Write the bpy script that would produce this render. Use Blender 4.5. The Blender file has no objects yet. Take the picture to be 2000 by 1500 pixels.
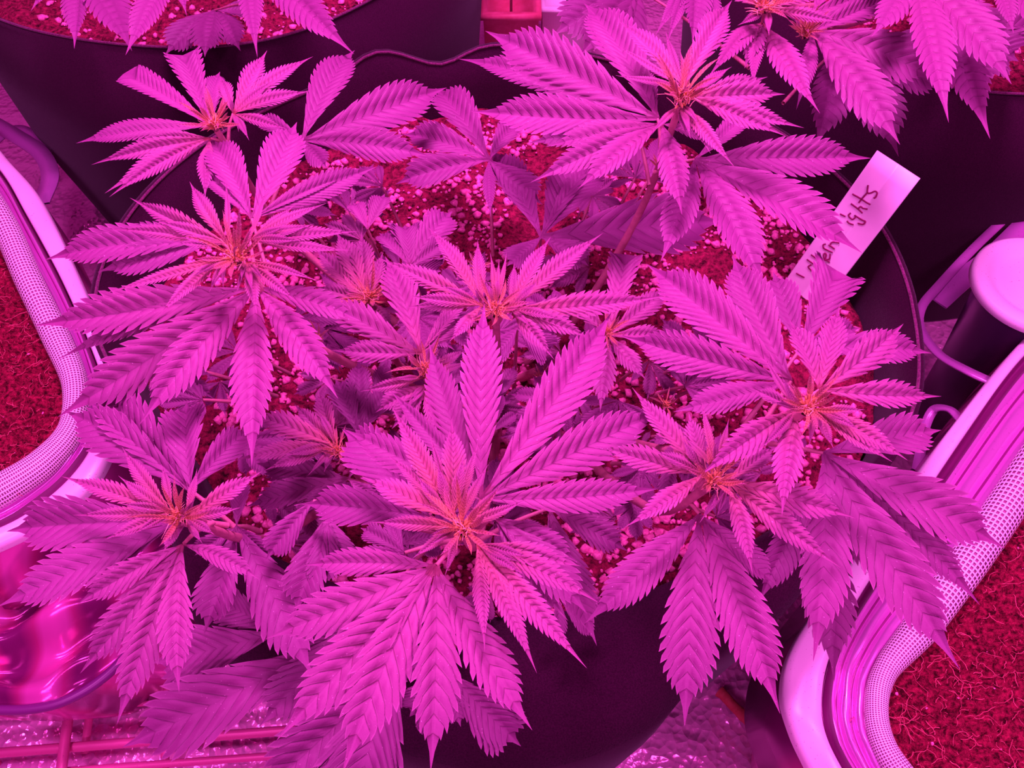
import bpy, math, random
import numpy as np
from mathutils import Vector
from mathutils import noise as mnoise
random.seed(7)
rng = np.random.default_rng(7)
sc = bpy.context.scene
COL = sc.collection

# ------------------------------------------------------------------ camera, world, lights, exposure
F = 1700.0
CAM = np.array([0.006, -0.344, 0.70])
PITCH = math.radians(55)
FWD = np.array([0, math.cos(PITCH), -math.sin(PITCH)])
UPV = np.array([0, math.sin(PITCH), math.cos(PITCH)])
RGT = np.array([1.0, 0, 0])
cd = bpy.data.cameras.new('camera')
cam = bpy.data.objects.new('camera', cd); COL.objects.link(cam)
cam.location = CAM; cam.rotation_euler = (math.radians(90) - PITCH, 0, 0)
cd.sensor_fit = 'HORIZONTAL'; cd.sensor_width = 36; cd.lens = F / 2000 * 36
cd.clip_start = 0.01; cd.clip_end = 50
sc.camera = cam
sc.view_settings.view_transform = 'Standard'
sc.view_settings.look = 'None'
sc.view_settings.gamma = 1
sc.view_settings.use_curve_mapping = False
sc.view_settings.exposure = 0.28

world = bpy.data.worlds.new('world'); sc.world = world; world.use_nodes = True
wb = world.node_tree.nodes['Background']
wb.inputs[0].default_value = (1.0, 0.045, 0.66, 1); wb.inputs[1].default_value = 0.20
LC = (1.0, 0.155, 0.84)
def area(name, loc, rot, size, power, color=LC):
    l = bpy.data.lights.new(name, 'AREA'); l.shape = 'RECTANGLE'
    l.size = size[0]; l.size_y = size[1]; l.energy = power; l.color = color
    o = bpy.data.objects.new(name, l); COL.objects.link(o)
    o.location = loc; o.rotation_euler = rot
    return o
area('grow_light_panel', (0.0, 0.16, 1.02), (0, 0, 0), (0.20, 0.14), 9.2)
area('grow_light_panel', (-0.42, -0.25, 1.05), (0, 0, 0), (0.14, 0.14), 3.4)
area('grow_light_panel', (0.50, -0.18, 1.05), (0, 0, 0), (0.14, 0.14), 4.2)

area('front_fill_light', (0.0, -0.75, 0.95), (math.radians(32), 0, 0), (0.9, 0.08), 5.0)  # unseen fill light, added in front to brighten the foil floor

# ------------------------------------------------------------------ helpers
def ray(x, y):
    return FWD + (x - 1000) / F * RGT + (750 - y) / F * UPV
def at(x, y, z):                      # the point of height z seen at photo pixel x, y
    d = ray(x, y); t = (z - CAM[2]) / d[2]
    return CAM + d * t
def pxm(x, y, z):                     # metres per pixel there
    d = ray(x, y); return (z - CAM[2]) / d[2] / F

def mesh_obj(name, V, Fc, mat=None, parent=None, smooth=True, uv=None, attrs=None):
    me = bpy.data.meshes.new(name)
    V = np.asarray(V, dtype=np.float32)
    if isinstance(Fc, np.ndarray):
        n, k = Fc.shape
        me.vertices.add(len(V)); me.vertices.foreach_set('co', V.ravel())
        me.loops.add(n * k); me.loops.foreach_set('vertex_index', Fc.ravel().astype(np.int32))
        me.polygons.add(n)
        me.polygons.foreach_set('loop_start', np.arange(0, n * k, k, dtype=np.int32))
        me.polygons.foreach_set('loop_total', np.full(n, k, dtype=np.int32))
        me.update(calc_edges=True)
    else:
        me.from_pydata(V.tolist(), [], Fc); me.update()
    if smooth:
        me.polygons.foreach_set('use_smooth', np.ones(len(me.polygons), dtype=bool))
    if uv is not None:
        ul = me.uv_layers.new(name='uv')
        idx = np.empty(len(me.loops), dtype=np.int32); me.loops.foreach_get('vertex_index', idx)
        ul.data.foreach_set('uv', np.asarray(uv, dtype=np.float32)[idx].ravel())
    if attrs:
        for k, a in attrs.items():
            at_ = me.attributes.new(k, 'FLOAT', 'POINT'); at_.data.foreach_set('value', np.asarray(a, dtype=np.float32))
    if mat: me.materials.append(mat)
    o = bpy.data.objects.new(name, me); COL.objects.link(o)
    if parent:
        o.parent = parent
    return o

def empty(name, loc):
    o = bpy.data.objects.new(name, None); COL.objects.link(o); o.location = loc
    o.empty_display_size = 0.02
    return o
def tag(o, label=None, cat=None, group=None, kind=None):
    if label: o['label'] = label
    if cat: o['category'] = cat
    if group: o['group'] = group
    if kind: o['kind'] = kind
    return o

class Acc:
    def __init__(s): s.V = []; s.F = []; s.n = 0
    def add(s, V, Fc):
        s.V.append(np.asarray(V, dtype=float)); s.F.append(np.asarray(Fc) + s.n); s.n += len(V)
    def data(s): return np.concatenate(s.V), np.concatenate(s.F)

def grid_faces(nu, nv, wrap_v=False):
    i = np.arange(nu - 1)[:, None]; j = np.arange(nv if wrap_v else nv - 1)[None, :]
    j2 = (j + 1) % nv
    a = i * nv + j; b = (i + 1) * nv + j; c = (i + 1) * nv + j2; d = i * nv + j2
    return np.stack([a, b, c, d], -1).reshape(-1, 4)

def catmull(P, n):
    P = np.asarray(P, float); m = len(P)
    Q = np.vstack([2 * P[0] - P[1], P, 2 * P[-1] - P[-2]])
    out = []
    for k in range(n):
        t = k / (n - 1) * (m - 1); i = min(int(t), m - 2); f = t - i
        p0, p1, p2, p3 = Q[i], Q[i + 1], Q[i + 2], Q[i + 3]
        out.append(0.5 * ((2 * p1) + (-p0 + p2) * f + (2 * p0 - 5 * p1 + 4 * p2 - p3) * f * f + (-p0 + 3 * p1 - 3 * p2 + p3) * f ** 3))
    return np.array(out)

def tube(P, r, k=8):
    P = np.asarray(P, float); n = len(P)
    r = np.broadcast_to(np.asarray(r, float), (n,))
    T = np.gradient(P, axis=0); T /= np.linalg.norm(T, axis=1)[:, None] + 1e-12
    ref = np.array([0.13, 0.2, 0.97])
    S = np.cross(T, ref); S /= np.linalg.norm(S, axis=1)[:, None] + 1e-9
    N = np.cross(S, T)
    a = np.arange(k) * 2 * math.pi / k
    V = P[:, None, :] + r[:, None, None] * (np.cos(a)[None, :, None] * S[:, None, :] + np.sin(a)[None, :, None] * N[:, None, :])
    return V.reshape(-1, 3), grid_faces(n, k, True)

def ribbon(P, w, thick, up=(0, 0, 1), wd=None):
    """strap: a flat band of real thickness along P (closed box section)"""
    P = np.asarray(P, float); n = len(P)
    T = np.gradient(P, axis=0); T /= np.linalg.norm(T, axis=1)[:, None]
    U = np.broadcast_to(np.asarray(up, float), P.shape)
    S = np.cross(T, U); S /= np.linalg.norm(S, axis=1)[:, None]
    N = np.cross(S, T)
    c = [(-w / 2, -thick / 2), (w / 2, -thick / 2), (w / 2, thick / 2), (-w / 2, thick / 2)]
    V = np.stack([P + S * a + N * b for a, b in c], 1).reshape(-1, 3)
    return V, grid_faces(n, 4, True)

# ------------------------------------------------------------------ materials
def mat(name, base, rough=0.6, metal=0.0, spec=0.5):
    m = bpy.data.materials.new(name); m.use_nodes = True
    b = m.node_tree.nodes['Principled BSDF']
    b.inputs['Base Color'].default_value = (*base, 1)
    b.inputs['Roughness'].default_value = rough
    b.inputs['Metallic'].default_value = metal
    b.inputs['Specular IOR Level'].default_value = spec
    return m, m.node_tree, b
def N(nt, t, **kw):
    n = nt.nodes.new(t)
    for k, v in kw.items(): setattr(n, k, v)
    return n
def math_node(nt, op, a, b=None, c=None, clamp=False):
    n = N(nt, 'ShaderNodeMath', operation=op); n.use_clamp = clamp
    for i, v in enumerate((a, b, c)):
        if v is None: continue
        if isinstance(v, (int, float)): n.inputs[i].default_value = v
        else: nt.links.new(v, n.inputs[i])
    return n.outputs[0]
def mixc(nt, fac, a, b, blend='MIX'):
    n = N(nt, 'ShaderNodeMix', data_type='RGBA', blend_type=blend)
    for i, v in ((0, fac), (6, a), (7, b)):
        if isinstance(v, tuple): n.inputs[i].default_value = (*v, 1)
        elif isinstance(v, (int, float)): n.inputs[i].default_value = v
        else: nt.links.new(v, n.inputs[i])
    return n.outputs[2]
def noise_tex(nt, scale, detail=3, rough=0.6, coord='Object', dist=0):
    tc = N(nt, 'ShaderNodeTexCoord'); n = N(nt, 'ShaderNodeTexNoise')
    n.inputs['Scale'].default_value = scale; n.inputs['Detail'].default_value = detail
    n.inputs['Roughness'].default_value = rough; n.inputs['Distortion'].default_value = dist
    nt.links.new(tc.outputs[coord], n.inputs['Vector'])
    return n.outputs['Fac']
def ramp(nt, fac, stops):
    r = N(nt, 'ShaderNodeValToRGB'); e = r.color_ramp.elements
    while len(e) < len(stops): e.new(0.5)
    for el, (p, c) in zip(e, stops): el.position = p; el.color = (*c, 1)
    nt.links.new(fac, r.inputs[0]); return r.outputs[0]
def bump(nt, h, strength, dist, b, prev=None):
    n = N(nt, 'ShaderNodeBump'); n.inputs['Strength'].default_value = strength; n.inputs['Distance'].default_value = dist
    nt.links.new(h, n.inputs['Height'])
    if prev is not None: nt.links.new(prev, n.inputs['Normal'])
    if b is not None: nt.links.new(n.outputs[0], b.inputs['Normal'])
    return n.outputs[0]

LEAF_OLD = (0.245, 0.050, 0.185)
LEAF_MID = (0.345, 0.088, 0.225)
LEAF_NEW = (0.72, 0.36, 0.075)
def leaf_material():
    m, nt, b = mat('leaf_skin', LEAF_OLD, 0.55, 0, 0.35)
    uvn = N(nt, 'ShaderNodeUVMap', uv_map='uv'); sp = N(nt, 'ShaderNodeSeparateXYZ')
    nt.links.new(uvn.outputs[0], sp.inputs[0])
    U, Vv = sp.outputs[0], sp.outputs[1]
    f = math_node(nt, 'FRACT', U)
    tri = math_node(nt, 'MINIMUM', f, math_node(nt, 'SUBTRACT', 1.0, f))          # 0 on the vein, .5 between
    va = math_node(nt, 'ABSOLUTE', Vv)
    vein = math_node(nt, 'SUBTRACT', 1.0, math_node(nt, 'DIVIDE', tri, 0.085), clamp=True)
    mid = math_node(nt, 'SUBTRACT', 1.0, math_node(nt, 'DIVIDE', va, 0.05), clamp=True)
    edge = math_node(nt, 'MULTIPLY', math_node(nt, 'SUBTRACT', va, 0.93), 12.0, clamp=True)
    ag = N(nt, 'ShaderNodeAttribute', attribute_name='age').outputs['Fac']
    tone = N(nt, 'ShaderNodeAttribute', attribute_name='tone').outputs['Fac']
    c = ramp(nt, ag, [(0.0, LEAF_OLD), (0.35, LEAF_MID), (0.68, (0.45, 0.155, 0.13)), (1.0, LEAF_NEW)])
    nz = noise_tex(nt, 420, 4)
    speck = math_node(nt, 'GREATER_THAN', noise_tex(nt, 1300, 1, 0.5), 0.765)
    c = mixc(nt, math_node(nt, 'MULTIPLY', nz, 0.5), c, (0.26, 0.05, 0.21))
    vc = ramp(nt, ag, [(0.0, (0.17, 0.03, 0.12)), (0.3, (0.17, 0.02, 0.05)), (1.0, (0.30, 0.05, 0.01))])
    c = mixc(nt, math_node(nt, 'MULTIPLY', vein, math_node(nt, 'ADD', 0.48, math_node(nt, 'MULTIPLY', ag, 0.4))), c, vc)
    c = mixc(nt, math_node(nt, 'MULTIPLY', mid, 0.55), c, (0.24, 0.05, 0.18))
    c = mixc(nt, math_node(nt, 'MULTIPLY', edge, 0.25), c, (0.75, 0.33, 0.6))
    c = mixc(nt, math_node(nt, 'MULTIPLY', speck, 0.6), c, (0.75, 0.5, 0.7))
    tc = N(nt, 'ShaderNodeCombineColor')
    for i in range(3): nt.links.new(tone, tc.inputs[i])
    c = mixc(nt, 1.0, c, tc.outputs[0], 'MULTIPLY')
    nt.links.new(c, b.inputs['Base Color'])
    h = math_node(nt, 'SINE', math_node(nt, 'MULTIPLY', f, math.pi))
    h = math_node(nt, 'POWER', h, 0.35)
    n1 = bump(nt, h, 0.55, 0.0009, None)
    fine = noise_tex(nt, 1500, 2)
    bump(nt, fine, 0.35, 0.0003, b, n1)
    tr = N(nt, 'ShaderNodeBsdfTranslucent'); nt.links.new(c, tr.inputs[0])
    mx = N(nt, 'ShaderNodeMixShader'); mx.inputs[0].default_value = 0.08
    out = nt.nodes['Material Output']
    nt.links.new(b.outputs[0], mx.inputs[1]); nt.links.new(tr.outputs[0], mx.inputs[2]); nt.links.new(mx.outputs[0], out.inputs[0])
    return m
M_LEAF = leaf_material()
def simple_noise_mat(name, c1, c2, scale, rough=0.7, bs=0.5, bd=0.001, metal=0, sheen=0, lo=0.35, hi=0.65, spec=0.4):
    m, nt, b = mat(name, c1, rough, metal, spec)
    nz = noise_tex(nt, scale, 5, 0.7)
    nt.links.new(ramp(nt, nz, [(lo, c1), (hi, c2)]), b.inputs['Base Color'])
    if bs: bump(nt, nz, bs, bd, b)
    if sheen:
        b.inputs['Sheen Weight'].default_value = sheen; b.inputs['Sheen Roughness'].default_value = 0.4
    return m
M_STEM = simple_noise_mat('stem_skin', (0.42, 0.14, 0.20), (0.55, 0.2, 0.26), 200, 0.5)
M_HAIR = simple_noise_mat('pistil_skin', (0.78, 0.38, 0.22), (0.85, 0.45, 0.42), 300, 0.5, 0)
M_FELT = simple_noise_mat('black_felt', (0.017, 0.002, 0.011), (0.042, 0.005, 0.028), 1400, 0.95, 0.6, 0.0006, sheen=0.12, spec=0.1)
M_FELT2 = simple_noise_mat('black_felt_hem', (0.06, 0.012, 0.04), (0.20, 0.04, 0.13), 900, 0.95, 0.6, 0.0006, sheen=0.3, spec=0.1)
M_SOIL = simple_noise_mat('potting_mix', (0.03, 0.001, 0.006), (0.42, 0.02, 0.09), 230, 0.95, 1.0, 0.004, spec=0.2)
M_PERL = simple_noise_mat('perlite_grain', (0.60, 0.07, 0.26), (0.92, 0.28, 0.55), 500, 0.8, 0.4, 0.0005)
M_COCO = simple_noise_mat('coco_coir', (0.06, 0.001, 0.008), (0.62, 0.02, 0.10), 300, 0.95, 1.0, 0.006, spec=0.15, lo=0.38, hi=0.68)
M_FIBRE = simple_noise_mat('coir_fibre', (0.45, 0.03, 0.08), (0.70, 0.12, 0.2), 300, 0.8, 0)
M_MESHW = simple_noise_mat('white_net', (0.86, 0.84, 0.84), (0.93, 0.92, 0.92), 300, 0.45, 0.2, 0.0003)
M_MESHB = simple_noise_mat('net_backing', (0.30, 0.07, 0.20), (0.42, 0.12, 0.30), 300, 0.6, 0)
def plate(name, base, rough, metal, bscale, bs, bd=0.002):
    m, nt, b = mat(name, base, rough, metal)
    nz = noise_tex(nt, bscale, 2, 0.5)
    bump(nt, nz, bs, bd, b)
    sp = noise_tex(nt, 600, 2, 0.8)
    c = mixc(nt, math_node(nt, 'MULTIPLY', math_node(nt, 'GREATER_THAN', sp, 0.69), 0.6), base, (0.25, 0.04, 0.14))
    nt.links.new(c, b.inputs['Base Color'])
    return m
M_RIB = plate('silver_piping', (0.74, 0.24, 0.68), 0.22, 0.5, 40, 0.35)
M_GROOVE_SHADE = plate('groove_shade', (0.22, 0.02, 0.15), 0.3, 0.2, 60, 0.2)  # dark colour standing in for shade in the grooves of the ribbed band
M_FLANGE = plate('white_vinyl', (0.88, 0.80, 0.86), 0.32, 0.05, 30, 0.3)
M_STRAP = plate('clear_strap', (0.62, 0.22, 0.62), 0.25, 0.2, 60, 0.2)
M_WHITE = plate('white_plastic', (0.92, 0.90, 0.92), 0.4, 0.0, 50, 0.1)
M_TAG = simple_noise_mat('label_plastic', (0.90, 0.88, 0.90), (0.94, 0.93, 0.94), 40, 0.4, 0.1, 0.0003)
M_INK, _, _ = mat('purple_ink', (0.30, 0.01, 0.12), 0.5)
M_PINKBOX = simple_noise_mat('red_plastic', (0.5, 0.06, 0.12), (0.62, 0.1, 0.2), 60, 0.5, 0.2)
M_WIRE = plate('coated_wire', (0.62, 0.10, 0.30), 0.4, 0.1, 60, 0.2)
M_STICK = simple_noise_mat('bamboo', (0.45, 0.05, 0.06), (0.6, 0.12, 0.12), 120, 0.7)
def foil():
    m, nt, b = mat('mylar_foil', (0.95, 0.42, 0.74), 0.2, 0.3)
    tc = N(nt, 'ShaderNodeTexCoord')
    v = N(nt, 'ShaderNodeTexVoronoi', feature='F1'); v.inputs['Scale'].default_value = 150
    v2 = N(nt, 'ShaderNodeTexVoronoi', feature='F1'); v2.inputs['Scale'].default_value = 14
    nt.links.new(tc.outputs['Object'], v.inputs[0]); nt.links.new(tc.outputs['Object'], v2.inputs[0])
    n1 = bump(nt, v2.outputs['Distance'], 0.5, 0.03, None)
    n2 = bump(nt, v.outputs['Distance'], 0.6, 0.004, None, n1)
    bump(nt, noise_tex(nt, 20, 4, 0.6), 0.5, 0.02, b, n2)
    return m
M_FOIL = foil()
def film():
    m, nt, b = mat('plastic_film', (0.62, 0.10, 0.42), 0.18, 0.35)
    tc = N(nt, 'ShaderNodeTexCoord')
    w = N(nt, 'ShaderNodeTexWave'); w.inputs['Scale'].default_value = 6; w.inputs['Distortion'].default_value = 6
    w.inputs['Detail'].default_value = 2
    nt.links.new(tc.outputs['Object'], w.inputs[0])
    nt.links.new(ramp(nt, w.outputs['Fac'], [(0.1, (0.20, 0.012, 0.13)), (0.5, (0.48, 0.035, 0.22)), (0.8, (0.7, 0.10, 0.45))]), b.inputs['Base Color'])
    bump(nt, w.outputs['Fac'], 0.6, 0.006, b)
    return m
M_FILM = film()

# ------------------------------------------------------------------ setting: foil floor of the grow tent
n = 90
gx = np.linspace(-1.5, 1.5, n); gy = np.linspace(-1.1, 1.9, n)
X, Y = np.meshgrid(gx, gy, indexing='ij')
Z = np.array([[0.004 * mnoise.noise((x * 6, y * 6, 0)) for y in gy] for x in gx]) - 0.002
floor = mesh_obj('floor', np.stack([X, Y, Z], -1).reshape(-1, 3), grid_faces(n, n), M_FOIL)
tag(floor, kind='structure')

# ------------------------------------------------------------------ felt pots
def felt_pot(center, R, H, label, rimfun, profun=None, wave=None):
    """profun(a) -> (soil radius, list of (r,z)) ; a = angle, 0 = +x, ccw"""
    root = empty('fabric_pot', (center[0], center[1], 0.002)); tag(root, label, 'pot', 'black felt plant pots')
    na = 160; A = np.arange(na) * 2 * math.pi / na
    prof = []
    for a in A: prof.append(rimfun(a))
    P = np.array(prof)                     # na, k, 2
    k = P.shape[1]
    V = np.stack([P[:, :, 0] * np.cos(A)[:, None], P[:, :, 0] * np.sin(A)[:, None], P[:, :, 1]], -1)
    for i in range(na):
        for j in range(k):
            q = V[i, j]; s = 0.004 if j not in (0,) else 0
            if center == (0, 0) and 4 <= j <= 5: q[2] += 0.007 * mnoise.noise((A[i] * 4, j * .7, 2)) * sstep(.35, .9, -math.sin(A[i]))
            q += np.array([math.cos(A[i]), math.sin(A[i]), 0]) * s * mnoise.noise((q[0] * 9, q[1] * 9, q[2] * 14 + center[0] * 7))
    Fc = grid_faces(k, na, True)
    V = V.transpose(1, 0, 2).reshape(-1, 3)
    mesh_obj('wall', V, Fc, M_FELT, root)
    # hem: fuzzy piping along the top edge
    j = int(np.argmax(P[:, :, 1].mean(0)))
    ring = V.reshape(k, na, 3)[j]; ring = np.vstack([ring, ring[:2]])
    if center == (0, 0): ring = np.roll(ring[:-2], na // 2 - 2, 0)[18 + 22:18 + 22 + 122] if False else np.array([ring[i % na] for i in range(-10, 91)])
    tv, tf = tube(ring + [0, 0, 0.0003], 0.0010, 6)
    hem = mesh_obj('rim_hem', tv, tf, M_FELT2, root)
    return root

def sstep(a, b, x):
    t = min(max((x - a) / (b - a), 0), 1); return t * t * (3 - 2 * t)
def lerp(a, b, t): return a + (b - a) * t

def rbase(a):
    r = 0.250
    r -= 0.020 * math.exp(-((a - math.radians(318)) / 0.35) ** 2) + 0.014 * math.exp(-((a - math.radians(298)) / 0.14) ** 2)
    r -= 0.036 * math.exp(-((a - math.radians(208)) / 0.32) ** 2)
    r += 0.008 * math.exp(-((a - math.radians(272)) / 0.25) ** 2)
    return r
def center_rim(a):
    near = sstep(0.35, 0.9, -math.sin(a))                   # 1 towards the camera
    r = rbase(a)
    top = 0.300 + 0.012 * math.exp(-((a - math.radians(113)) / 0.10) ** 2) - 0.012 * math.exp(-((a - math.radians(101)) / 0.09) ** 2) \
        + 0.004 * math.sin(5 * a)
    far_p = [(r - 0.03, 0.0), (r - 0.012, 0.1), (r - 0.004, 0.2), (r, top), (r - 0.003, top - 0.001), (r - 0.008, 0.27), (r - 0.012, 0.25), (r - 0.015, 0.235)]
    rs = min(0.192, r - 0.03)
    near_p = [(r - 0.03, 0.0), (r - 0.010, 0.1), (r - 0.001, 0.2), (r + 0.002, 0.258), (r - 0.012, 0.268), (r - 0.035, 0.272), (rs, 0.276), (rs - 0.004, 0.235)]
    if True:
        return [(lerp(f[0], n_[0], near), lerp(f[1], n_[1], near)) for f, n_ in zip(far_p, near_p)]
pot_c = felt_pot((0, 0), 0.25, 0.3, 'black felt pot in the middle, under the dense plant with the white label', center_rim)

def plain_rim(R, top, wavy, ph):
    def f(a):
        t = top + wavy * math.sin(3 * a + ph) + 0.4 * wavy * math.sin(7 * a)
        r = R + 0.004 * math.sin(4 * a + ph)
        return [(r - 0.03, 0), (r - 0.012, .1), (r - 0.003, .2), (r, t), (r - 0.003, t - 0.001), (r - 0.008, t - 0.03), (r - 0.012, t - 0.06), (r - 0.015, t - 0.08)]
    return f
PBL = (-0.275, 0.50); PBR = (0.425, 0.440)
felt_pot(PBL, 0.25, 0.3, 'black felt pot at the back left with drooping leaves over its rim', plain_rim(0.25, 0.300, 0.003, 1))
felt_pot(PBR, 0.25, 0.3, 'black felt pot at the back right behind the white label', plain_rim(0.25, 0.300, 0.003, 4))

def grains(n, pts, rmin, rmax, seed):
    r = np.random.default_rng(seed)
    t = (1 + 5 ** .5) / 2
    ico = np.array([(-1, t, 0), (1, t, 0), (-1, -t, 0), (1, -t, 0), (0, -1, t), (0, 1, t), (0, -1, -t), (0, 1, -t), (t, 0, -1), (t, 0, 1), (-t, 0, -1), (-t, 0, 1)]) / 1.9
    fc = np.array([(0, 11, 5), (0, 5, 1), (0, 1, 7), (0, 7, 10), (0, 10, 11), (1, 5, 9), (5, 11, 4), (11, 10, 2), (10, 7, 6), (7, 1, 8), (3, 9, 4), (3, 4, 2), (3, 2, 6), (3, 6, 8), (3, 8, 9), (4, 9, 5), (2, 4, 11), (6, 2, 10), (8, 6, 7), (9, 8, 1)])
    Vs = []; Fs = []
    for i in range(n):
        p = pts[i]; s = rmin + (rmax - rmin) * r.random() ** 2.2
        v = ico * (1 + 0.35 * r.standard_normal((12, 1)).clip(-1, 1)) * s * np.array([1, 1, 0.8]) + p
        Vs.append(v); Fs.append(fc + 12 * i)
    return np.concatenate(Vs), np.concatenate(Fs)

def soil_disc(center, radfun, z, label, nper, seed, base=0.006):
    root = tag(empty('potting_soil', (center[0], center[1], z)), label, 'soil')
    na, nr = 200, 90
    A = np.arange(na) * 2 * math.pi / na
    V = np.zeros((nr, na, 3))
    for j in range(nr):
        f = (j / (nr - 1)) ** 0.8 + 1e-3
        for i in range(na):
            r = radfun(A[i]) * f; x = r * math.cos(A[i]); y = r * math.sin(A[i])
            h = base * mnoise.noise((x * 25, y * 25, seed)) + 0.004 * mnoise.noise((x * 90, y * 90, seed)) + 0.002 * mnoise.noise((x * 260, y * 260, seed))
            V[j, i] = (x, y, h)
    s = mesh_obj('soil_surface', V.reshape(-1, 3), grid_faces(nr, na, True), M_SOIL, root); s['kind'] = 'stuff'
    r = np.random.default_rng(seed + 5)
    pts = []
    while len(pts) < nper:
        a = r.random() * 2 * math.pi; rr = radfun(a) * math.sqrt(r.random()) * 0.98
        x = rr * math.cos(a); y = rr * math.sin(a)
        if mnoise.noise((x * 18, y * 18, seed + 3)) < -0.25 * r.random() - 0.02: continue
        h = base * mnoise.noise((x * 25, y * 25, seed)) + 0.004 * mnoise.noise((x * 90, y * 90, seed))
        pts.append((x, y, h + 0.001))
    v, f = grains(nper, pts, 0.0008, 0.0036, seed)
    g = mesh_obj('perlite', v, f, M_PERL, root, smooth=False); g['kind'] = 'stuff'; g['label'] = 'pale perlite grains mixed in the soil'
    return root
def crad(a):
    near = sstep(0.35, 0.9, -math.sin(a))
    return lerp(rbase(a) - 0.014, min(0.192, rbase(a) - 0.03), near)
soil_disc((0, 0), crad, 0.252, 'dark potting soil with pale perlite in the middle felt pot', 5200, 11)
soil_disc(PBL, lambda a: 0.236, 0.272, 'dark perlite-flecked soil in the back left felt pot', 1800, 21, 0.004)
soil_disc(PBR, lambda a: 0.236, 0.272, 'dark perlite-flecked soil in the back right felt pot', 1500, 31, 0.004)

# ------------------------------------------------------------------ the two cornered grow bags
def px_path(pts, z, n):
    return catmull([at(x, y, z) for x, y in pts], n)

def grow_bag(label, sleeve, flange_in, flange_out, rad, zs, zf, ribs, side, seed, soil_label):
    n = 90
    Ps = px_path(sleeve, zs, n); Pi = px_path(flange_in, zf, n); Po = px_path(flange_out, zf - 0.002, n)
    R = np.interp(np.linspace(0, 1, n), np.linspace(0, 1, len(rad)), rad)
    c = Ps.mean(0)
    root = empty('grow_bag', (Po[n // 2][0], Po[n // 2][1], 0.0)); off = np.array(root.location)
    tag(root, label, 'grow bag', 'cornered grow bags with white netted rims')
    dirs = Pi - Ps; dirs[:, 2] = 0; L = np.linalg.norm(dirs, axis=1); dirs /= L[:, None]
    # ribbed band from the sleeve to the flange
    m = ribs * 8 + 1
    rows = []
    for k in range(m):
        f = k / (m - 1)
        base = Ps + dirs * (R[:, None] * 0.8) ; base = base * (1 - f) + Pi * f
        zz = lerp(zs - 0.006, zf, f) + 0.0060 * abs(math.sin(math.pi * ribs * f)) ** 0.8 - (0.010 * math.exp(-((f - 0.93) / 0.05) ** 2))
        wig = np.array([0.0012 * mnoise.noise((i * 0.15, k * 0.3, seed)) for i in range(n)])
        b = base.copy(); b[:, 2] = zz + wig; rows.append(b)
    V = np.array(rows).reshape(-1, 3) - off
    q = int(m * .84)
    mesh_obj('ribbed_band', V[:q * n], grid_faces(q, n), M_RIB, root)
    mesh_obj('groove_shade', V[(q - 1) * n:], grid_faces(m - q + 1, n), M_GROOVE_SHADE, root)  # groove beside the flange, its shade put into a dark colour
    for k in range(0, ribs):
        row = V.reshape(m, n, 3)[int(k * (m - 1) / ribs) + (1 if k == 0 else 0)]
        tv, tf = tube(row + [0, 0, .0006], .0011, 6); mesh_obj('groove_shade_line', tv, tf, M_GROOVE_SHADE, root)  # dark tubes added to draw the shade between the ribs
    # white flange, rolling over to the outer wall that runs down to the floor
    rows = []
    for f, dz in ((0, 0), (0.04, 0.002), (0.2, 0.003), (0.5, 0.003), (0.8, 0.002), (0.95, 0.001), (1.0, -0.002), (1.02, -0.006)):
        b = Pi * (1 - f) + Po * f; b[:, 2] += dz + np.array([0.0015 * mnoise.noise((i * 0.12, f * 2, seed + 9)) for i in range(n)]); rows.append(b)
    m2 = len(rows)
    mesh_obj('flange', np.array(rows).reshape(-1, 3) - off, grid_faces(m2, n), M_FLANGE, root)
    rows = []
    for f, zz in ((0, zf - 0.008), (0.01, zf * 0.7), (-0.01, zf * 0.4), (-0.02, zf * 0.12), (-0.04, 0.003)):
        b = Po - (dirs * -f); b[:, 2] = zz; rows.append(b)
    mesh_obj('bag_wall', np.array(rows).reshape(-1, 3) - off, grid_faces(len(rows), n), M_FILM, root)
    # netted sleeve: lattice over a plump core
    core_v, core_f = tube(Ps, R * 0.93, 20)
    core = mesh_obj('rim_sleeve', core_v - off, core_f, M_MESHB, root)
    seg = np.linalg.norm(np.diff(Ps, axis=0), axis=1).sum()
    nu = int(seg / 0.0024); kv = 26
    Pd = catmull(Ps, nu); Rd = np.interp(np.linspace(0, 1, nu), np.linspace(0, 1, n), R)
    tv, tf = tube(Pd, Rd, kv)
    V = tv.reshape(nu, kv, 3)
    acc = Acc()
    # for each cell make a frame of four quads round a hole
    a = V[:-1]; b = V[1:]; a2 = np.roll(a, -1, 1); b2 = np.roll(b, -1, 1)
    cc = (a + b + a2 + b2) / 4
    t = 0.36
    ia, ib, ib2, ia2 = [q + (cc - q) * t for q in (a, b, b2, a2)]
    allv = np.stack([a, b, b2, a2, ia, ib, ib2, ia2], 2).reshape(-1, 3)
    nc = (nu - 1) * kv
    fr = np.array([(0, 1, 5, 4), (1, 2, 6, 5), (2, 3, 7, 6), (3, 0, 4, 7)])
    Fc = (np.arange(nc)[:, None, None] * 8 + fr[None]).reshape(-1, 4)
    net = mesh_obj('net', allv - off, Fc, M_MESHW, core); net['kind'] = 'stuff'; net['label'] = 'white open-weave net over the rim'
    return root, Ps

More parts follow.
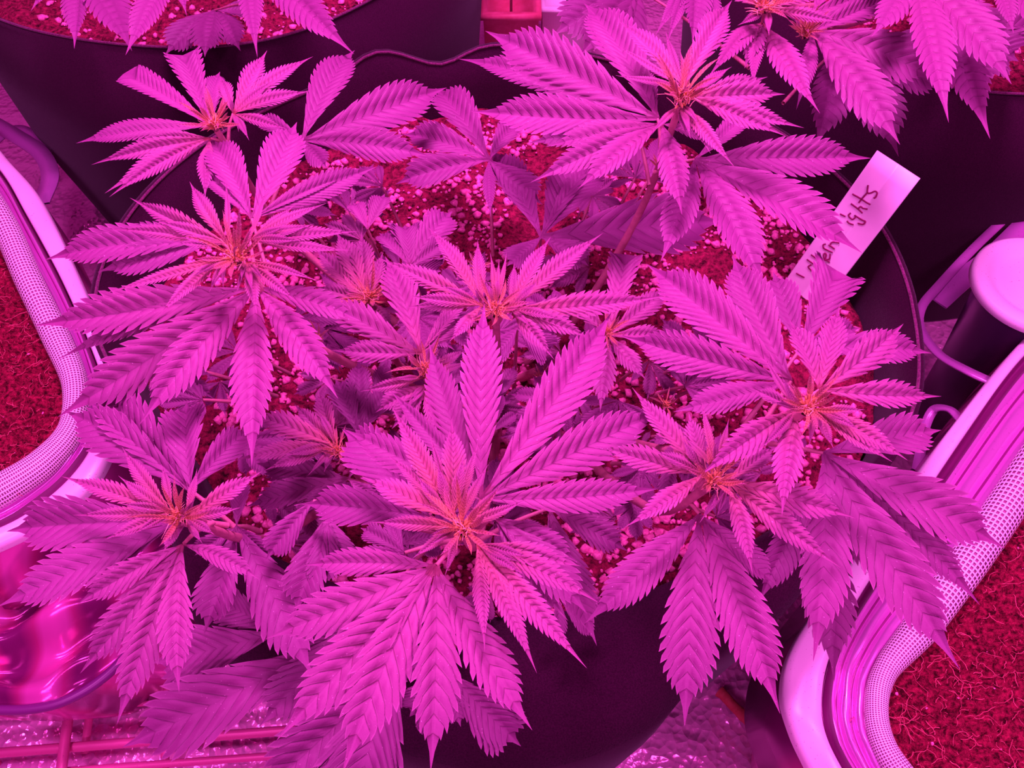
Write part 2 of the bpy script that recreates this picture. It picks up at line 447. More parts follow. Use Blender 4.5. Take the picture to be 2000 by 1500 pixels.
RS = [(2090, 800), (1985, 960), (1895, 1092), (1802, 1222), (1730, 1310), (1712, 1385), (1730, 1465), (1800, 1570)]
RI = [(2090, 610), (1985, 712), (1888, 845), (1745, 1060), (1640, 1235), (1606, 1350), (1618, 1450), (1680, 1560)]
RO = [(2060, 600), (1962, 702), (1850, 845), (1700, 1045), (1560, 1240), (1528, 1350), (1550, 1440), (1610, 1560)]
bagR, PsR = grow_bag('grow bag at the right edge of the picture with silver piping', RS, RI, RO,
                     [.0125, .0118, .0115, .0100, .0068, .0062, .0068, .0085], 0.20, 0.19, 3, 1, 3, '')
LS = [(-60, 330), (8, 440), (55, 545), (110, 660), (146, 750), (140, 835), (90, 900), (10, 955), (-90, 1005)]
LI = [(-75, 250), (2, 335), (52, 420), (117, 540), (172, 665), (205, 780), (165, 900), (60, 1000), (-75, 1065)]
LO = [(-60, 215), (10, 305), (78, 385), (145, 520), (203, 660), (238, 790), (190, 935), (70, 1030), (-70, 1100)]
bagL, PsL = grow_bag('grow bag at the left edge of the picture with silver piping', LS, LI, LO,
                     [.0100, .0100, .0100, .0098, .0085, .0085, .0100, .0115, .012], 0.20, 0.188, 3, -1, 8, '')

def coco(Ps, cx, label, seed):
    off = np.array([Ps[:, 0].mean(), Ps[:, 1].mean(), 0.196])
    root = tag(empty('coir_soil', tuple(off)), label, 'soil')
    n, m = len(Ps), 130
    rows = []
    for k in range(m):
        f = k / (m - 1)
        q = Ps.copy(); tx = np.full(n, cx)
        # run straight sideways, out of the frame
        q[:, 0] = Ps[:, 0] * (1 - f) + tx * f
        ty = 0.02
        q[:, 1] = Ps[:, 1] * (1 - f * 0.5) + (Ps[:, 1].mean()) * f * 0.5
        q[:, 2] = 0.196 - 0.006 * min(f * 8, 1)
        rows.append(q)
    V = np.array(rows).reshape(-1, 3)
    V = np.array(catmull_rows(np.array(rows), 260)).reshape(-1, 3)
    h = np.array([0.004 * mnoise.noise((p[0] * 40, p[1] * 40, seed)) + 0.0050 * mnoise.noise((p[0] * 170, p[1] * 170, seed)) + 0.0014 * mnoise.noise((p[0] * 420, p[1] * 420, seed)) for p in V])
    V[:, 2] += h
    s = mesh_obj('coir_surface', V - off, grid_faces(m, 260), M_COCO, root); s['kind'] = 'stuff'
    r = np.random.default_rng(seed)
    acc = Acc()
    for i in range(1300):
        p = V[r.integers(0, 130 * 260 * 6 // 10)].copy() + [0, 0, 0.0012]
        a = r.random() * 6.28; l = 0.004 + 0.02 * r.random() ** 2; pts = [p]; steps = 7
        for j in range(steps):
            a += r.normal() * 0.45
            p = p + np.array([math.cos(a), math.sin(a), r.normal() * 0.2]) * l / steps
            pts.append(p)
        tv, tf = tube(pts, 0.00016 + 0.00012 * r.random(), 3); acc.add(tv, tf)
    v, f = acc.data()
    g = mesh_obj('coir_fibres', v - off, f, M_FIBRE, root); g['kind'] = 'stuff'
    g['label'] = 'fine curly coir fibres'
    pts = [V[r.integers(0, 130 * 260 * 6 // 10)] + [0, 0, 0.001] for _ in range(90)]
    v, f = grains(90, pts, 0.0004, 0.0014, seed)
    g = mesh_obj('perlite', v - off, f, M_PERL, root, smooth=False); g['kind'] = 'stuff'
def catmull_rows(rows, n):
    m = rows.shape[1]
    x = np.linspace(0, m - 1, n)
    return [np.stack([np.interp(x, np.arange(m), r[:, c]) for c in range(3)], -1) for r in rows]
coco(PsR, 0.75, 'reddish coir growing mix inside the right grow bag', 5)
coco(PsL, -0.75, 'reddish coir growing mix inside the left grow bag', 6)

def strap(pts, z, w, thick, root, name='handle', up=(0, 0, 1), n=40):
    off = np.array(root.location)
    if isinstance(z, (int, float)): z = [z] * len(pts)
    P = catmull([at(x, y, q) for (x, y), q in zip(pts, z)], n)
    v, f = ribbon(P, w, thick, up)
    return mesh_obj(name, v - off, f, M_STRAP, root)
# right bag: hoop handle, its folded tongue and a small loop under the flange
strap([(2060, 330), (2000, 392), (1905, 482), (1832, 560), (1800, 600), (1797, 640), (1832, 690), (1885, 722), (1940, 748)], [.17, .165, .16, .155, .155, .158, .165, .175, .18], 0.0075, 0.0016, bagR)
strap([(2010, 432), (1940, 500), (1880, 545), (1830, 590)], [.165, .16, .156, .152], 0.018, 0.0015, bagR, 'handle_tongue')
strap([(1878, 822), (1855, 800), (1825, 800), (1808, 830), (1800, 870), (1790, 920)], [.18, .17, .16, .155, .155, .16], 0.007, 0.0015, bagR)
strap([(-30, 230), (30, 265), (80, 300), (98, 345), (78, 400)], [.14, .14, .14, .15, .17], 0.016, 0.0015, bagL)
strap([(-40, 300), (20, 255), (60, 262), (90, 300)], [.12, .12, .12, .13], 0.012, 0.0015, bagL, 'handle_tongue')

# white round lid lying at the right edge
def lathe(prof, k=72):
    P = np.array(prof); A = np.arange(k) * 2 * math.pi / k
    V = np.stack([P[:, 0, None] * np.cos(A), P[:, 0, None] * np.sin(A), np.broadcast_to(P[:, 1, None], (len(P), k))], -1)
    return V.reshape(-1, 3), grid_faces(len(P), k, True)
lc = at(2030, 552, 0.21)
lid = empty('bucket', (lc[0], lc[1], 0.0)); tag(lid, 'dark bucket with a white round lid standing at the right edge', 'bucket')
v, f = lathe([(0.001, 0.206), (0.028, 0.206), (0.032, 0.2065), (0.035, 0.210), (0.045, 0.211), (0.0475, 0.209), (0.048, 0.203), (0.045, 0.202)])
mesh_obj('lid', v, f, M_WHITE, lid)
v, f = lathe([(0.040, 0.203), (0.036, 0.17), (0.030, 0.10), (0.026, 0.002), (0.001, 0.002)])
mesh_obj('bucket_body', v, f, mat('dark_plastic', (.04, .012, .05), .3)[0], lid)['label'] = 'dark plastic body under the white lid'

# things on the floor behind
def box_obj(name, c, s, m, label, cat, rot=0, lip=True):
    root = empty(name, (c[0], c[1], 0.001)); root.rotation_euler[2] = rot; tag(root, label, cat)
    x, y, z = s[0] / 2, s[1] / 2, s[2]; t = 0.004
    def ring(q, zz): return [(-x + q, -y + q, zz), (x - q, -y + q, zz), (x - q, y - q, zz), (-x + q, y - q, zz)]
    V = ring(0.004, 0) + ring(0, z * 0.95) + ring(-0.003, z * 0.96) + ring(-0.003, z) + ring(t, z) + ring(t + 0.002, z * 0.86) + ring(x * 0.95, z * 0.86)
    V = np.array(V); k = 7
    Fc = grid_faces(k, 4, True)
    mesh_obj('body', V, Fc, m, root, smooth=False)
    v, f = tube(np.array([(-x * .4, -y - 0.002, z * 0.6), (0, -y - 0.006, z * 0.62), (x * .4, -y - 0.002, z * 0.6)]), 0.003, 6)
    mesh_obj('handle', v, f, m, root)
    return root
box_obj('storage_box', (0.005, 0.60, 0), (0.060, 0.16, 0.16), M_PINKBOX, 'reddish plastic box standing between the back pots', 'box')
box_obj('storage_box', (0.072, 0.63, 0), (0.062, 0.10, 0.13), M_WHITE, 'bright white plastic box to the right of the reddish box', 'box')

# ------------------------------------------------------------------ label stake
tl, tr_ = at(1713, 294, 0.355), at(1797, 349, 0.352)
bl0 = at(1545, 532, 0.262); br0 = at(1642, 548, 0.262)
wv = tr_ - tl; Ld = (bl0 - tl); Ld = Ld + Ld / np.linalg.norm(Ld) * 0.02
nrm = np.cross(wv, Ld); nrm /= np.linalg.norm(nrm)
if nrm[2] < 0: nrm = -nrm
stake = empty('plant_label', tuple(tl + Ld)); so = tl + Ld
tag(stake, 'white plastic plant label with handwriting pushed into the soil at the right', 'plant label')
rows = []
acc = Acc()
us = np.linspace(0, 1, 12); vs = [0, 0.03, 0.48, 0.5, 0.52, 0.97, 1.0]
def sp(u, v, h): return tl + wv * v + Ld * u + nrm * h
top = np.array([[sp(u, v, 0.0004 - (0.0006 if v == 0.5 else 0)) for v in vs] for u in us]).reshape(-1, 3)
bot = np.array([[sp(u, v, -0.0008) for v in vs] for u in us]).reshape(-1, 3)
nv_ = len(vs); nu_ = len(us)
F1 = grid_faces(nu_, nv_); F2 = F1[:, ::-1] + nu_ * nv_
edge = []
for i in range(nu_ - 1):
    for j in (0, nv_ - 1):
        a = i * nv_ + j; b = a + nv_; edge.append((a, b, b + nu_ * nv_, a + nu_ * nv_))
for j in range(nv_ - 1):
    for i in (0, nu_ - 1):
        a = i * nv_ + j; edge.append((a, a + 1, a + 1 + nu_ * nv_, a + nu_ * nv_))
mesh_obj('stake', np.vstack([top, bot]) - so, np.vstack([F1, F2, np.array(edge)]), M_TAG, stake, smooth=False)
def on_stake(x, y, h=0.0008):
    d = ray(x, y); p0 = tl + nrm * h
    t = np.dot(p0 - CAM, nrm) / np.dot(d, nrm); return CAM + d * t
A_ = lambda q: [(1620 + x * .08, 340 + y * .08) for x, y in q]
B_ = lambda q: [(1540 + x * .08, 440 + y * .08) for x, y in q]
letters = {
 's': [A_([(945, 270), (930, 450), (1010, 462), (1110, 420), (1165, 460), (1130, 560), (1080, 590)])],
 't': [A_([(560, 485), (780, 610), (900, 690), (1000, 745)]), A_([(930, 450), (800, 600), (715, 705)])],
 'h': [A_([(525, 720), (700, 850), (810, 955)]), A_([(700, 850), (760, 795), (820, 835), (930, 855)])],
 'g': [A_([(520, 950), (470, 1010), (520, 1080), (580, 1105), (640, 1040), (610, 1005)]), A_([(620, 1010), (800, 1120), (880, 1160), (820, 1225), (690, 1200)])],
 'i': [A_([(260, 970), (390, 1035)]), A_([(430, 1140), (480, 1195), (590, 1240)])],
 'n': [B_([(980, 480), (1050, 520), (1130, 580)]), B_([(1020, 480), (1050, 425), (1120, 408), (1240, 432)])],
 'r': [B_([(910, 455), (850, 480), (865, 555), (960, 610), (1080, 665)])],
 'o': [B_([(190, 1170), (290, 1225), (390, 1275)])],
 'e': [B_([(1020, 700), (1000, 820), (900, 830), (860, 740), (890, 680), (925, 720), (900, 820)])],
 'H': [B_([(550, 715), (720, 830), (830, 890), (920, 970)]), B_([(720, 850), (800, 822), (950, 870), (1010, 895)])],
 'T': [B_([(450, 830), (640, 960), (820, 1050)]), B_([(760, 830), (720, 920), (680, 980)])],
 'R': [B_([(560, 965), (485, 1010), (550, 1090), (650, 1180)])],
}
nm = {'H': 'letter_h', 'T': 'letter_t', 'R': 'letter_r'}
for k_, strokes in letters.items():
    acc = Acc()
    for s_ in strokes:
        P = catmull([on_stake(x, y) for x, y in s_], max(4, len(s_) * 5))
        tv, tf = ribbon(P, 0.00095, 0.0003, nrm); acc.add(tv, tf)
    v, f = acc.data()
    mesh_obj(nm.get(k_, 'letter_' + k_), v - so, f, M_INK, stake)['label'] = 'handwritten letter in dark ink'

# ------------------------------------------------------------------ leaves
PROF_U = [0, .05, .12, .22, .34, .46, .58, .68, .76, .83, .90, .96, 1.0]
PROF_W = [.07, .14, .38, .74, .97, 1.0, .87, .65, .43, .24, .11, .045, .0]
def blade_arrays(P0, P1, width, teeth, fold=0.3, roll=0.0, arch=0.12, bendv=0.0, age0=0., age1=0., relief=0.13, serr=0.30, tone=1.0, blunt=False, nsub=4, slim=False):
    P0 = np.asarray(P0, float); P1 = np.asarray(P1, float)
    d = P1 - P0; L = np.linalg.norm(d); T0 = d / L
    tocam = CAM - (P0 + P1) / 2; tocam /= np.linalg.norm(tocam)
    ref = np.array([0, -0.15, 1.0]) * 0.5 + tocam * 0.5
    ref -= T0 * ref.dot(T0) * 1.0
    ref /= np.linalg.norm(ref)
    side = np.cross(T0, tocam); side /= np.linalg.norm(side)
    C = (P0 + P1) / 2 + ref * arch * L + side * bendv * L
    hw = width / 2
    us = [0, 0.02]; fr = [0, 0]; uc = [0, 0]
    u0, u1 = 0.05, 0.82
    fs = [0, .15, .5, .86] if nsub == 4 else [0, .45, .86]
    bulg = {0: 0, .15: .72, .5: 1.0, .86: .70, .45: 1.0}
    for i in range(teeth):
        for q in fs:
            us.append(u0 + (u1 - u0) * (i + q) / teeth); fr.append(q); uc.append(i + q)
    us += [0.83, 0.91, 1.0]; fr += [0, 0, 0]; uc += [teeth, teeth + .5, teeth + .5]
    us = np.array(us); fr = np.array(fr); uc = np.array(uc) + 0.0
    if blunt:
        w = np.interp(us, [0, .05, .12, .25, .45, .65, .8, .9, .96, 1.0], [.07, .12, .25, .55, .85, 1.0, .95, .75, .45, 0.0])
    else:
        w = np.interp(us, PROF_U, PROF_W if age1 is None or not slim else [.07, .16, .40, .78, 1.0, .94, .74, .50, .31, .17, .085, .04, 0])
    w = w * hw
    e = 1 - serr * np.interp(fr, [0, .3, .6, .86], [1, .42, .10, 0])
    e = 1 - (1 - e) * np.clip((1 - us) * 3.2 - .2, .15, 1)
    e[-3:] = e[-4]; e[:2] = 1
    bl = np.array([bulg.get(round(float(q), 2), 0) for q in fr])
    vs = np.array([-1, -.62, -.28, 0, .28, .62, 1.0])
    U = us[:, None]; Wd = w[:, None]; av = np.abs(vs)[None]
    ef = 1 + (e[:, None] - 1) * av ** 3
    lat = Wd * ef * vs[None]
    sweep = 1.45 * Wd / L * av * np.clip((1 - U) * 5 - .3, 0, 1)
    toothf = (0.35 * (u1 - u0) / teeth) * (av ** 4) * np.interp(fr, [0, .3, .6, .86], [-.6, -.1, .4, 1.0])[:, None]
    toothf[-3:] = 0
    s = np.clip(U + sweep * (1 - U * 0.3) + toothf, 0, 1)
    s[-1] = 1; s[0] = 0
    s3 = s[..., None]
    B = (1 - s3) ** 2 * P0 + 2 * s3 * (1 - s3) * C + s3 ** 2 * P1
    T = 2 * (1 - s3) * (C - P0) + 2 * s3 * (P1 - C); T /= np.linalg.norm(T, axis=-1, keepdims=True)
    S = np.cross(T, ref); S /= np.linalg.norm(S, axis=-1, keepdims=True)
    Nn = np.cross(S, T)
    cr, sr = math.cos(roll), math.sin(roll)
    S2 = S * cr + Nn * sr; N2 = -S * sr + Nn * cr
    hz = fold * av * Wd - 0.25 * fold * av ** 2 * Wd + relief * Wd * bl[:, None] * np.sin(np.pi * np.clip(av, 0, 1) ** 0.8) ** 0.7
    V = B + S2 * lat[..., None] + N2 * hz[..., None]
    nu, nv = len(us), 7
    uv = np.stack([np.broadcast_to(uc[:, None], (nu, nv)), np.broadcast_to(vs[None], (nu, nv))], -1).reshape(-1, 2)
    age = np.broadcast_to((age0 + (age1 - age0) * np.clip(s * 1.15, 0, 1) ** 0.8), (nu, nv)).reshape(-1)
    return V.reshape(-1, 3), grid_faces(nu, nv), uv, age, np.full(nu * nv, tone)

LEAFN = [0]
def leaflet(P0, P1, w, parent, off, age=0., name='leaflet', low=False, **kw):
    L = np.linalg.norm(np.array(P1) - np.array(P0))
    ar = w / L
    teeth = int(np.clip(round(3.1 / max(ar, 0.12) * (1.0 + 0.5 * min(age * 2, 1))), 9, 28))
    if age > .14: teeth = int(np.clip(round(2.7 / max(ar, 0.12)), 9, 19))
    if 'teeth' in kw: teeth = kw.pop('teeth')
    V, Fc, uv, a, tone = blade_arrays(P0, P1, w, teeth, **kw)
    LEAFN[0] += 1
    return mesh_obj(name, V - off, Fc, M_LEAF, parent, uv=uv, attrs={'age': a, 'tone': tone})

class Plant:
    def __init__(s, base, label):
        s.root = empty('cannabis_plant', tuple(base)); s.off = np.array(base)
        tag(s.root, label, 'plant', 'leafy plants in felt pots')
    def stem(s, pts, r0, r1, name='stem'):
        P = catmull(pts, 18); r = np.linspace(r0, r1, 18)
        v, f = tube(P, r, 8); return mesh_obj(name, v - s.off, f, M_STEM, s.root)
    def leaf(s, ox, oy, z, age, tips, hub=None, tone=1.0):
        O = at(ox, oy, z); m = pxm(ox, oy, z)
        r = random.Random(int(ox * 31 + oy * 17))
        if hub is None: hub = O + np.array([r.uniform(-.01, .01), r.uniform(-.005, .02), -.05])
        mid = (O + hub) / 2 + np.array([0, 0, 0.002])
        P = catmull([hub, mid, O], 8); v, f = tube(P, np.linspace(.0013, .0008, 8) * (1 - .35 * age), 6)
        lf = mesh_obj('leaf', v - s.off, f, M_STEM, s.root)
        extra = []
        if age >= .45 and z > .36:
            for k in range(3):
                t = r.choice(tips); a = math.atan2(t[1] - oy, t[0] - ox) + r.uniform(-.35, .35); l = math.hypot(t[0] - ox, t[1] - oy) * r.uniform(.38, .68)
                extra.append((ox + math.cos(a) * l, oy + math.sin(a) * l, l * .17 + 4, .006))
        for t in list(tips) + extra:
            x, y, w = t[:3]
            Lp = math.hypot(x - ox, y - oy) * m
            dz = t[3] if len(t) > 3 else (-.10 * Lp if age < .35 else .02 * Lp)
            P1 = at(x, y, z + dz)
            b = t[4] if len(t) > 4 else r.uniform(-.05, .05)
            if age > .4: w = w * .9
            ww = w * (m + pxm(x, y, z + dz)) / 2 * 1.12
            a0 = min(1, age * 1.25 + .10) if age > .05 else 0.08
            a1 = max(0., age * 0.45 - .05)
            leaflet(O, P1, ww, lf, s.off, age, fold=r.uniform(.35, .75) if age < .4 else r.uniform(.45, .8), roll=r.uniform(-.22, .22),
                    arch=(r.uniform(.05, .13) if age < .4 else r.uniform(.02, .09)), bendv=b, age0=a0, age1=a1,
                    relief=.15 + .30 * min(age, .5), serr=.22 + .07 * r.random() + .26 * min(age, .5), tone=tone * r.uniform(.93, 1.05), blunt=(len(t) > 5), slim=age > .3)
        return lf
    def bud(s, x, y, z, size=60, n=14, npist=46, tone=1.0):
        O = at(x, y, z); m = pxm(x, y, z); r = random.Random(int(x * 13 + y * 7))
        S = size * m
        acc = Acc()
        for i in range(34):                                   # bracts
            a = r.random() * 6.28; e = r.random() * 1.3; l = S * r.uniform(.12, .26)
            d = np.array([math.cos(a) * math.cos(e), math.sin(a) * math.cos(e), math.sin(e)])
            p = O + d * S * r.uniform(0, .16) + np.array([0, 0, r.uniform(-.5, .1) * S * .4])
            P = np.array([p, p + d * l * .4, p + d * l * .8, p + d * l])
            tv, tf = tube(P, np.array([.3, 1, .7, .05]) * S * .035, 5); acc.add(tv, tf)
        v, f = acc.data()
        k = len(v)
        b = mesh_obj('flower_bud', v - s.off, f, M_LEAF, s.root, uv=np.full((k, 2), .5), attrs={'age': np.full(k, 1.0), 'tone': np.full(k, tone)})
        acc = Acc()
        for i in range(npist):
            a = r.random() * 6.28; e = r.uniform(.15, 1.45); l = S * r.uniform(.2, .5)
            d = np.array([math.cos(a) * math.cos(e), math.sin(a) * math.cos(e), math.sin(e)])
            p = O + np.array([r.uniform(-.2, .2), r.uniform(-.2, .2), r.uniform(-.2, .1)]) * S
            c = np.array([r.uniform(-.4, .4), r.uniform(-.4, .4), r.uniform(-.5, .3)]) * l
            P = np.array([p + d * l * t + c * t * t for t in (0, .33, .66, 1)])
            tv, tf = tube(P, np.array([1, .9, .7, .3]) * S * .014, 4); acc.add(tv, tf)
        v, f = acc.data()
        h = mesh_obj('pistils', v - s.off, f, M_HAIR, b); h['kind'] = 'stuff'; h['label'] = 'orange-pink hairs of the flower bud'
        for i in range(n):
            a = i / n * 6.28 + r.uniform(-.2, .2); e = r.uniform(.15, 1.15); l = S * r.uniform(.6, 1.35)
            d = np.array([math.cos(a) * math.cos(e), math.sin(a) * math.cos(e), math.sin(e)])
            p = O + np.array([math.cos(a), math.sin(a), -.3]) * S * .10
            leaflet(p, p + d * l, S * r.uniform(.10, .18), b, s.off, 1, name='bud_leaf', teeth=9, nsub=3, fold=r.uniform(.5, .9), roll=r.uniform(-.4, .4),
                    arch=r.uniform(-.12, .2), bendv=r.uniform(-.15, .15), age0=1., age1=r.uniform(.4, .75), relief=.3, serr=.35, tone=tone)
        return O

mp = Plant((0.0, 0.0, 0.25), 'large many-topped plant filling the middle pot, orange-tipped flower centres')
# (bud x, y, z, size, foot x, y in metres on the soil)
BUDS = [
    (418, 240, .425, 62), (460, 500, .448, 78), (1332, 190, .445, 82), (722, 580, .375, 66), (968, 603, .425, 62),
    (830, 722, .392, 58), (660, 880, .375, 50), (348, 1008, .425, 72), (903, 1030, .452, 84), (1395, 938, .432, 72),
    (1578, 792, .448, 78), (1185, 650, .375, 46)]
HUBS = []
base = np.array([0.0, -0.01, 0.245])
for i, (x, y, z, sz) in enumerate(BUDS):
    O = mp.bud(x, y, z, sz, n=15 if sz > 60 else 11)
    k = np.array([O[0] * .55, O[1] * .5, .285])
    if i < 20:
        lowp = np.array([O[0] * .9, O[1] * .9 + .012, z - .085])
        mp.stem([base + np.array([O[0] * .15, O[1] * .15, .0]), k, lowp, O - [0, 0, .004]], .0030, .0016)
    HUBS.append((O, lowp))
def mleaf(bi, ox, oy, z, age, tips, tone=1.0):
    O, lowp = HUBS[bi]
    P = at(ox, oy, z); f = np.clip((z - .012 - lowp[2]) / (O[2] - lowp[2]), 0, 1)
    hub = lowp * (1 - f) + O * f
    if z < .36: hub = np.array([P[0] * .82, P[1] * .78, .268])
    mp.leaf(ox, oy, z, age, tips, hub, tone)

# --- bud 0, top left
mleaf(0, 412, 246, .412, .12, [(240, 145, 56, -.002, .02, 1), (357, 108, 66, 0, 0, 1), (148, 280, 44), (430, 140, 40)])
mleaf(0, 455, 222, .422, .45, [(522, 98, 44), (612, 110, 36), (606, 178, 32), (562, 252, 26), (487, 275, 16), (430, 150, 34)])
mleaf(0, 410, 270, .418, .40, [(178, 322, 34), (204, 378, 40), (213, 385, 34), (400, 390, 34), (260, 275, 26)])
mleaf(0, 590, 275, .372, .0, [(693, 98, 66), (873, 171, 78), (842, 306, 60), (640, 330, 40), (500, 235, 36)])
# --- bud 1, left
mleaf(1, 492, 428, .418, .10, [(410, 270, 66), (580, 238, 74, 0, .03), (737, 325, 50), (700, 330, 30), (385, 330, 36)])
mleaf(1, 446, 476, .440, .55, [(253, 386, 42), (370, 354, 36), (212, 448, 34), (440, 350, 14), (300, 430, 24)])
mleaf(1, 488, 468, .438, .50, [(640, 396, 24), (702, 452, 34), (688, 489, 30), (575, 400, 22), (520, 372, 14)])
mleaf(1, 440, 505, .440, .60, [(203, 573, 28), (305, 622, 28), (408, 572, 15), (436, 565, 11), (345, 560, 16)])
mleaf(1, 482, 512, .440, .60, [(502, 614, 30), (582, 590, 27), (625, 550, 20), (460, 580, 10)])
mleaf(1, 430, 468, .405, .0, [(86, 508, 70), (190, 532, 60), (215, 462, 58)])
mleaf(1, 500, 562, .420, .22, [(66, 636, 84, -.02), (272, 830, 74), (492, 912, 78), (661, 780, 66), (706, 627, 52), (112, 815, 92, -.03), (112, 703, 46, -.03)])
# --- bud 2, top right
mleaf(2, 1285, 232, .418, .06, [(947, 60, 98, 0, -.02), (1140, 6, 84), (918, 217, 76), (1250, 130, 40)])
mleaf(2, 1240, 236, .395, .0, [(895, 115, 60), (1100, 330, 46), (1030, 280, 50)])
mleaf(2, 1292, 242, .425, .22, [(1065, 287, 48), (1035, 357, 52), (1129, 369, 54), (1332, 420, 54), (1384, 277, 26)])
mleaf(2, 1335, 170, .438, .42, [(1205, 40, 44), (1201, 85, 18), (1201, 147, 18), (1430, 0, 62), (1260, 95, 16), (1300, 60, 18)])
mleaf(2, 1348, 190, .438, .42, [(1534, 184, 58), (1571, 250, 44), (1535, 266, 46), (1500, 150, 40), (1430, 130, 24)])
mleaf(2, 1328, 205, .438, .55, [(1436, 328, 32), (1342, 268, 16), (1388, 300, 20), (1270, 262, 16)])
mleaf(2, 1357, 312, .405, .04, [(1702, 309, 74), (1685, 495, 88), (1496, 567, 78), (1290, 512, 62), (1480, 200, 40)])
mleaf(2, 1057, 463, .330, .0, [(955, 290, 66), (1120, 300, 68), (1190, 318, 58), (1420, 432, 112), (990, 520, 50), (1150, 520, 56)])
mleaf(2, 955, 312, .335, .0, [(850, 172, 70), (785, 262, 58), (772, 360, 60), (958, 425, 24), (1060, 400, 64), (1010, 240, 46)])
# --- bud 3 (shaded, orange)
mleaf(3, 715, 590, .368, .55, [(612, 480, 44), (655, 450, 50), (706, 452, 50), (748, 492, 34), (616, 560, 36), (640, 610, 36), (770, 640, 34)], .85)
mleaf(3, 718, 448, .350, .2, [(752, 378, 40), (690, 395, 34), (700, 420, 20)])
mleaf(3, 800, 520, .345, .1, [(790, 440, 66), (884, 412, 62), (862, 530, 52), (740, 455, 40), (870, 470, 40)])
# --- bud 4, centre top
mleaf(4, 942, 596, .420, .55, [(737, 503, 42), (834, 442, 38), (933, 468, 28), (792, 601, 30), (877, 668, 30), (905, 520, 18)])
mleaf(4, 996, 604, .420, .50, [(1004, 512, 24), (1076, 462, 36), (1178, 455, 44), (1301, 578, 54), (1158, 663, 42), (1083, 703, 36)])
mleaf(4, 968, 600, .424, .75, [(957, 492, 14), (975, 505, 12), (990, 490, 12)])
mleaf(4, 1010, 640, .350, .05, [(960, 700, 50), (1080, 690, 60), (1110, 600, 56), (900, 690, 50)], .9)
# --- bud 5, centre
mleaf(5, 822, 690, .385, .35, [(617, 578, 62), (646, 684, 44), (752, 500, 66, .0), (903, 618, 46), (935, 560, 30)])
mleaf(5, 828, 738, .388, .55, [(702, 765, 26), (915, 680, 24), (860, 650, 16), (745, 745, 14), (925, 705, 16)])
mleaf(5, 832, 752, .384, .45, [(733, 806, 44), (765, 838, 52), (850, 850, 34), (790, 820, 24)])
# --- bud 6
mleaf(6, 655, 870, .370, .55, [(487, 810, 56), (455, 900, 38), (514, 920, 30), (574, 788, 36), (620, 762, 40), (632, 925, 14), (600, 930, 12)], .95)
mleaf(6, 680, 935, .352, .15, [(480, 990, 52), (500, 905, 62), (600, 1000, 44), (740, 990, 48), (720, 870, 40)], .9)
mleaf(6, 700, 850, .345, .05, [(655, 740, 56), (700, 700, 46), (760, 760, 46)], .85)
# --- bud 7, lower left
mleaf(7, 335, 1000, .418, .58, [(119, 930, 42), (238, 872, 32), (315, 905, 20), (140, 1006, 30), (203, 1055, 28)])
mleaf(7, 362, 1012, .418, .58, [(471, 991, 26), (512, 920, 40), (420, 1045, 20), (396, 1062, 15), (318, 1080, 24), (385, 915, 18)])
mleaf(7, 372, 958, .395, .0, [(126, 802, 88), (190, 752, 88), (365, 785, 84), (492, 836, 58)])
mleaf(7, 340, 1022, .400, .0, [(12, 1038, 98), (-5, 1185, 88), (160, 1110, 60)])
mleaf(7, 357, 1064, .412, .25, [(150, 1181, 52), (156, 1316, 66, -.02), (228, 1416, 70, -.02), (350, 1353, 62), (508, 1132, 38, 0, -.08)])
mleaf(7, 462, 1028, .372, .0, [(612, 1324, 98), (530, 1098, 40), (398, 1240, 74), (470, 940, 40), (380, 1085, 40)])
mleaf(7, 545, 1235, .345, .0, [(296, 1295, 110), (420, 1170, 70)])
mleaf(7, 630, 1262, .345, .0, [(238, 1460, 128, -.01, -.03)])
# --- bud 8, the big front one
mleaf(8, 940, 975, .425, .18, [(946, 592, 76, .01), (838, 669, 66), (1194, 610, 90), (1301, 798, 84), (1294, 953, 62), (672, 838, 62), (760, 760, 36)])
mleaf(8, 838, 1010, .395, .03, [(668, 838, 92), (590, 985, 74), (730, 890, 50)])
mleaf(8, 882, 1012, .444, .68, [(706, 930, 54), (765, 794, 46), (881, 818, 50), (754, 886, 32), (840, 850, 24), (935, 860, 22)])
mleaf(8, 895, 1030, .444, .68, [(723, 1020, 32), (804, 1092, 22), (868, 1127, 18), (1030, 975, 24), (955, 905, 20), (985, 940, 18)])
mleaf(8, 932, 1062, .440, .52, [(1136, 1106, 50), (1171, 1178, 54), (1147, 1306, 58), (1049, 1316, 48), (947, 1276, 36)])
mleaf(8, 965, 1010, .415, .15, [(1147, 1199, 78), (1110, 1213, 44), (1130, 1100, 50)])
mleaf(8, 1073, 992, .375, .12, [(1166, 1262, 66), (1227, 1077, 60), (1110, 1180, 52), (1180, 980, 48)], .95)
mleaf(8, 852, 1105, .432, .26, [(592, 1104, 52), (518, 1248, 84), (540, 1446, 98), (668, 1512, 104), (841, 1508, 90), (1040, 1427, 84)])
mleaf(8, 790, 1080, .405, .05, [(704, 1031, 40), (690, 1090, 30), (760, 1010, 30)])
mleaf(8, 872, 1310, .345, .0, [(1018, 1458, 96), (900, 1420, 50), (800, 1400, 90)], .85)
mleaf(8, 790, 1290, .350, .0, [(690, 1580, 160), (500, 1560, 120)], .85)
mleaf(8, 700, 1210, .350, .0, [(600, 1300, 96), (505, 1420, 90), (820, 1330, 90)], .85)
mleaf(8, 612, 978, .385, .05, [(518, 1095, 54), (585, 1000, 30)])
mleaf(8, 640, 1005, .378, .03, [(574, 1200, 76), (631, 1154, 62), (690, 1120, 46)])
